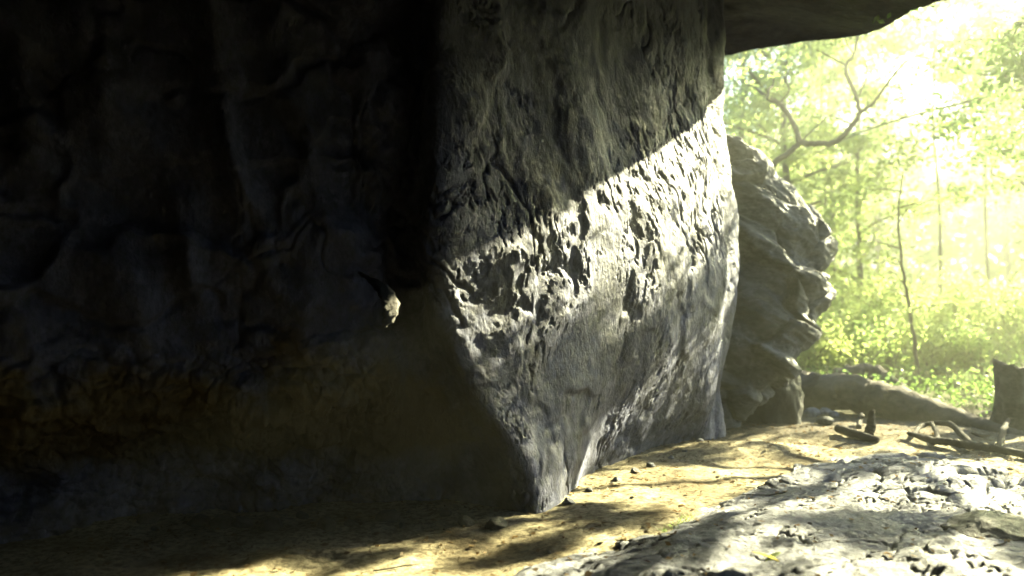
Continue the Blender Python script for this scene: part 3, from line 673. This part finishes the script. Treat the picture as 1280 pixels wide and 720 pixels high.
# ------------------------------------------------------------------ litter on the ground
r = np.random.default_rng(100); n = 9000; x = r.uniform(-2.4, 5.8, n); y = r.uniform(3.1, 9.8, n)
f = fbm(np.stack([x, y, 0*x], -1)*1.3+60, 3); _, s = slab_h(x, y)
kp = r.uniform(size=n) < np.where(s > .05, .22, .25+.75*sstep(-.1, .3, f)); x, y = x[kp], y[kp]; z = surf_h(x, y)+.006
nn_ = len(x); an = r.uniform(0, 6.28, nn_); L = r.uniform(.018, .055, nn_); W = L*r.uniform(.12, .4, nn_); tl = r.uniform(-.006, .012, (nn_, 4))
ca, sa = np.cos(an), np.sin(an)
V = np.stack([np.stack([x-ca*L*.5, y-sa*L*.5, z+tl[:, 0]], -1), np.stack([x-sa*W, y+ca*W, z+tl[:, 1]], -1), np.stack([x+ca*L*.5, y+sa*L*.5, z+tl[:, 2]], -1), np.stack([x+sa*W, y-ca*W, z+tl[:, 3]], -1)], 1).reshape(-1, 3)
tag(mesh_obj('leaf_litter', V, np.arange(4*nn_).reshape(-1, 4), M_litter, smooth=False), 'scattered crumbs of dry leaves over earth and slab', 'leaf litter', kind='stuff')
def blade(a, b, w, name, label, mat, cat, lift=.01):
    a, b = on(*a, lift), on(*b, lift); V, F = [], []; d = (b-a); sd = d.cross(Vector((0, 0, 1))).normalized()
    for i in range(11):
        t = i/10; q = a+d*t+Vector((0, 0, .007*math.sin(math.pi*t))); ww = w*math.sin(math.pi*min(1, t*.93+.04))+.001
        V += [q-sd*ww, q-Vector((0, 0, ww*.35)), q+sd*ww]
    for i in range(10):
        for k in (0, 1): F.append((i*3+k, i*3+k+1, i*3+k+4, i*3+k+3))
    o = mesh_obj(name, V, F, mat); md = o.modifiers.new('t', 'SOLIDIFY'); md.thickness = .0015; tag(o, label, cat); return o
blade((938, 690), (972, 702), .012, 'fallen_leaf', 'narrow yellow leaf lying on the near part of the slab', M_yellow, 'leaf')
blade((955, 704), (974, 690), .016, 'fallen_leaf', 'small green leaf lying on the slab beside the yellow blade', M_leaf[1], 'leaf')
blade((982, 712), (998, 700), .02, 'fallen_leaf', 'pale curled leaf at the bottom edge right of the yellow blade', M_pale, 'leaf')
# grass tuft along the slab's left edge
gtuft = []
for k, (px, py) in enumerate([(845, 654), (852, 650), (838, 658), (860, 646), (830, 663), (858, 652)]):
    q = on(px, py, .0); r2 = np.random.default_rng(k)
    for _ in range(14):
        an = r2.uniform(0, 6.28); L = r2.uniform(.03, .07); b = q+Vector((r2.normal()*.02, r2.normal()*.02, 0)); e = b+Vector((math.cos(an)*L*.8, math.sin(an)*L*.8, L*.6)); sd = Vector((-math.sin(an), math.cos(an), 0))*.003
        gtuft.append((b-sd, b+sd, e))
V = [v for t3 in gtuft for v in t3]
tag(mesh_obj('grass', [tuple(v) for v in V], [(3*i, 3*i+1, 3*i+2) for i in range(len(gtuft))], M_leaf[0], smooth=False), 'thin green grass blades sprouting along the slab\'s left edge', 'grass', kind='stuff')

# ------------------------------------------------------------------ haze
import bmesh
bm = bmesh.new(); bmesh.ops.create_cube(bm, size=1)
bmesh.ops.scale(bm, vec=(150, 120, 20), verts=bm.verts); bmesh.ops.translate(bm, vec=(35, 46, 7), verts=bm.verts)
me = bpy.data.meshes.new('haze'); bm.to_mesh(me); bm.free(); hz = bpy.data.objects.new('haze', me); C.objects.link(hz)
tag(hz, 'pale sunlit haze hanging in the air of the woodland', 'haze', kind='stuff')
hm = bpy.data.materials.new('haze_air'); hm.use_nodes = True; nt = hm.node_tree; nt.nodes.clear()
ou = nt.nodes.new('ShaderNodeOutputMaterial'); pv = nt.nodes.new('ShaderNodeVolumePrincipled'); nt.links.new(pv.outputs[0], ou.inputs['Volume'])
pv.inputs['Color'].default_value = (.96, 1, .80, 1); pv.inputs['Density'].default_value = .0148; pv.inputs['Anisotropy'].default_value = .84
me.materials.append(hm)

# ------------------------------------------------------------------ light, sky, camera
w = bpy.data.worlds.new('World'); bpy.context.scene.world = w; w.use_nodes = True
bg = w.node_tree.nodes['Background']; sk = w.node_tree.nodes.new('ShaderNodeTexSky'); sk.sky_type = 'NISHITA'; sk.sun_disc = False
sk.sun_elevation = EL; sk.sun_rotation = AZ; sk.dust_density = .8; sk.ozone_density = 2.5
w.node_tree.links.new(sk.outputs[0], bg.inputs[0]); bg.inputs[1].default_value = .05
L = bpy.data.lights.new('sun', 'SUN'); L.energy = 5.0; L.angle = R(.5); L.color = (1, .93, .58)
lo = bpy.data.objects.new('sun', L); C.objects.link(lo); lo.rotation_euler = Vector(SUN).to_track_quat('Z', 'Y').to_euler()

cd = bpy.data.cameras.new('camera'); cam = bpy.data.objects.new('camera', cd); C.objects.link(cam)
cam.location = (0, 0, CAMZ); cam.rotation_euler = (R(90)+math.atan(20/FPX), 0, 0)
cd.sensor_width = 36; cd.lens = 36*FPX/1280; cd.clip_start = .05; cd.clip_end = 1000
cd.dof.use_dof = True; cd.dof.focus_distance = 5.3; cd.dof.aperture_fstop = 1.0
sc = bpy.context.scene; sc.camera = cam
sc.view_settings.view_transform = 'Standard'; sc.view_settings.look = 'None'; sc.view_settings.exposure = 3.8; sc.view_settings.gamma = 1
sc.render.engine = 'CYCLES'; sc.cycles.use_denoising = True
sc.cycles.max_bounces = 6; sc.cycles.diffuse_bounces = 0; sc.cycles.transmission_bounces = 3; sc.cycles.volume_bounces = 0; sc.cycles.glossy_bounces = 2
sc.cycles.sample_clamp_indirect = 4
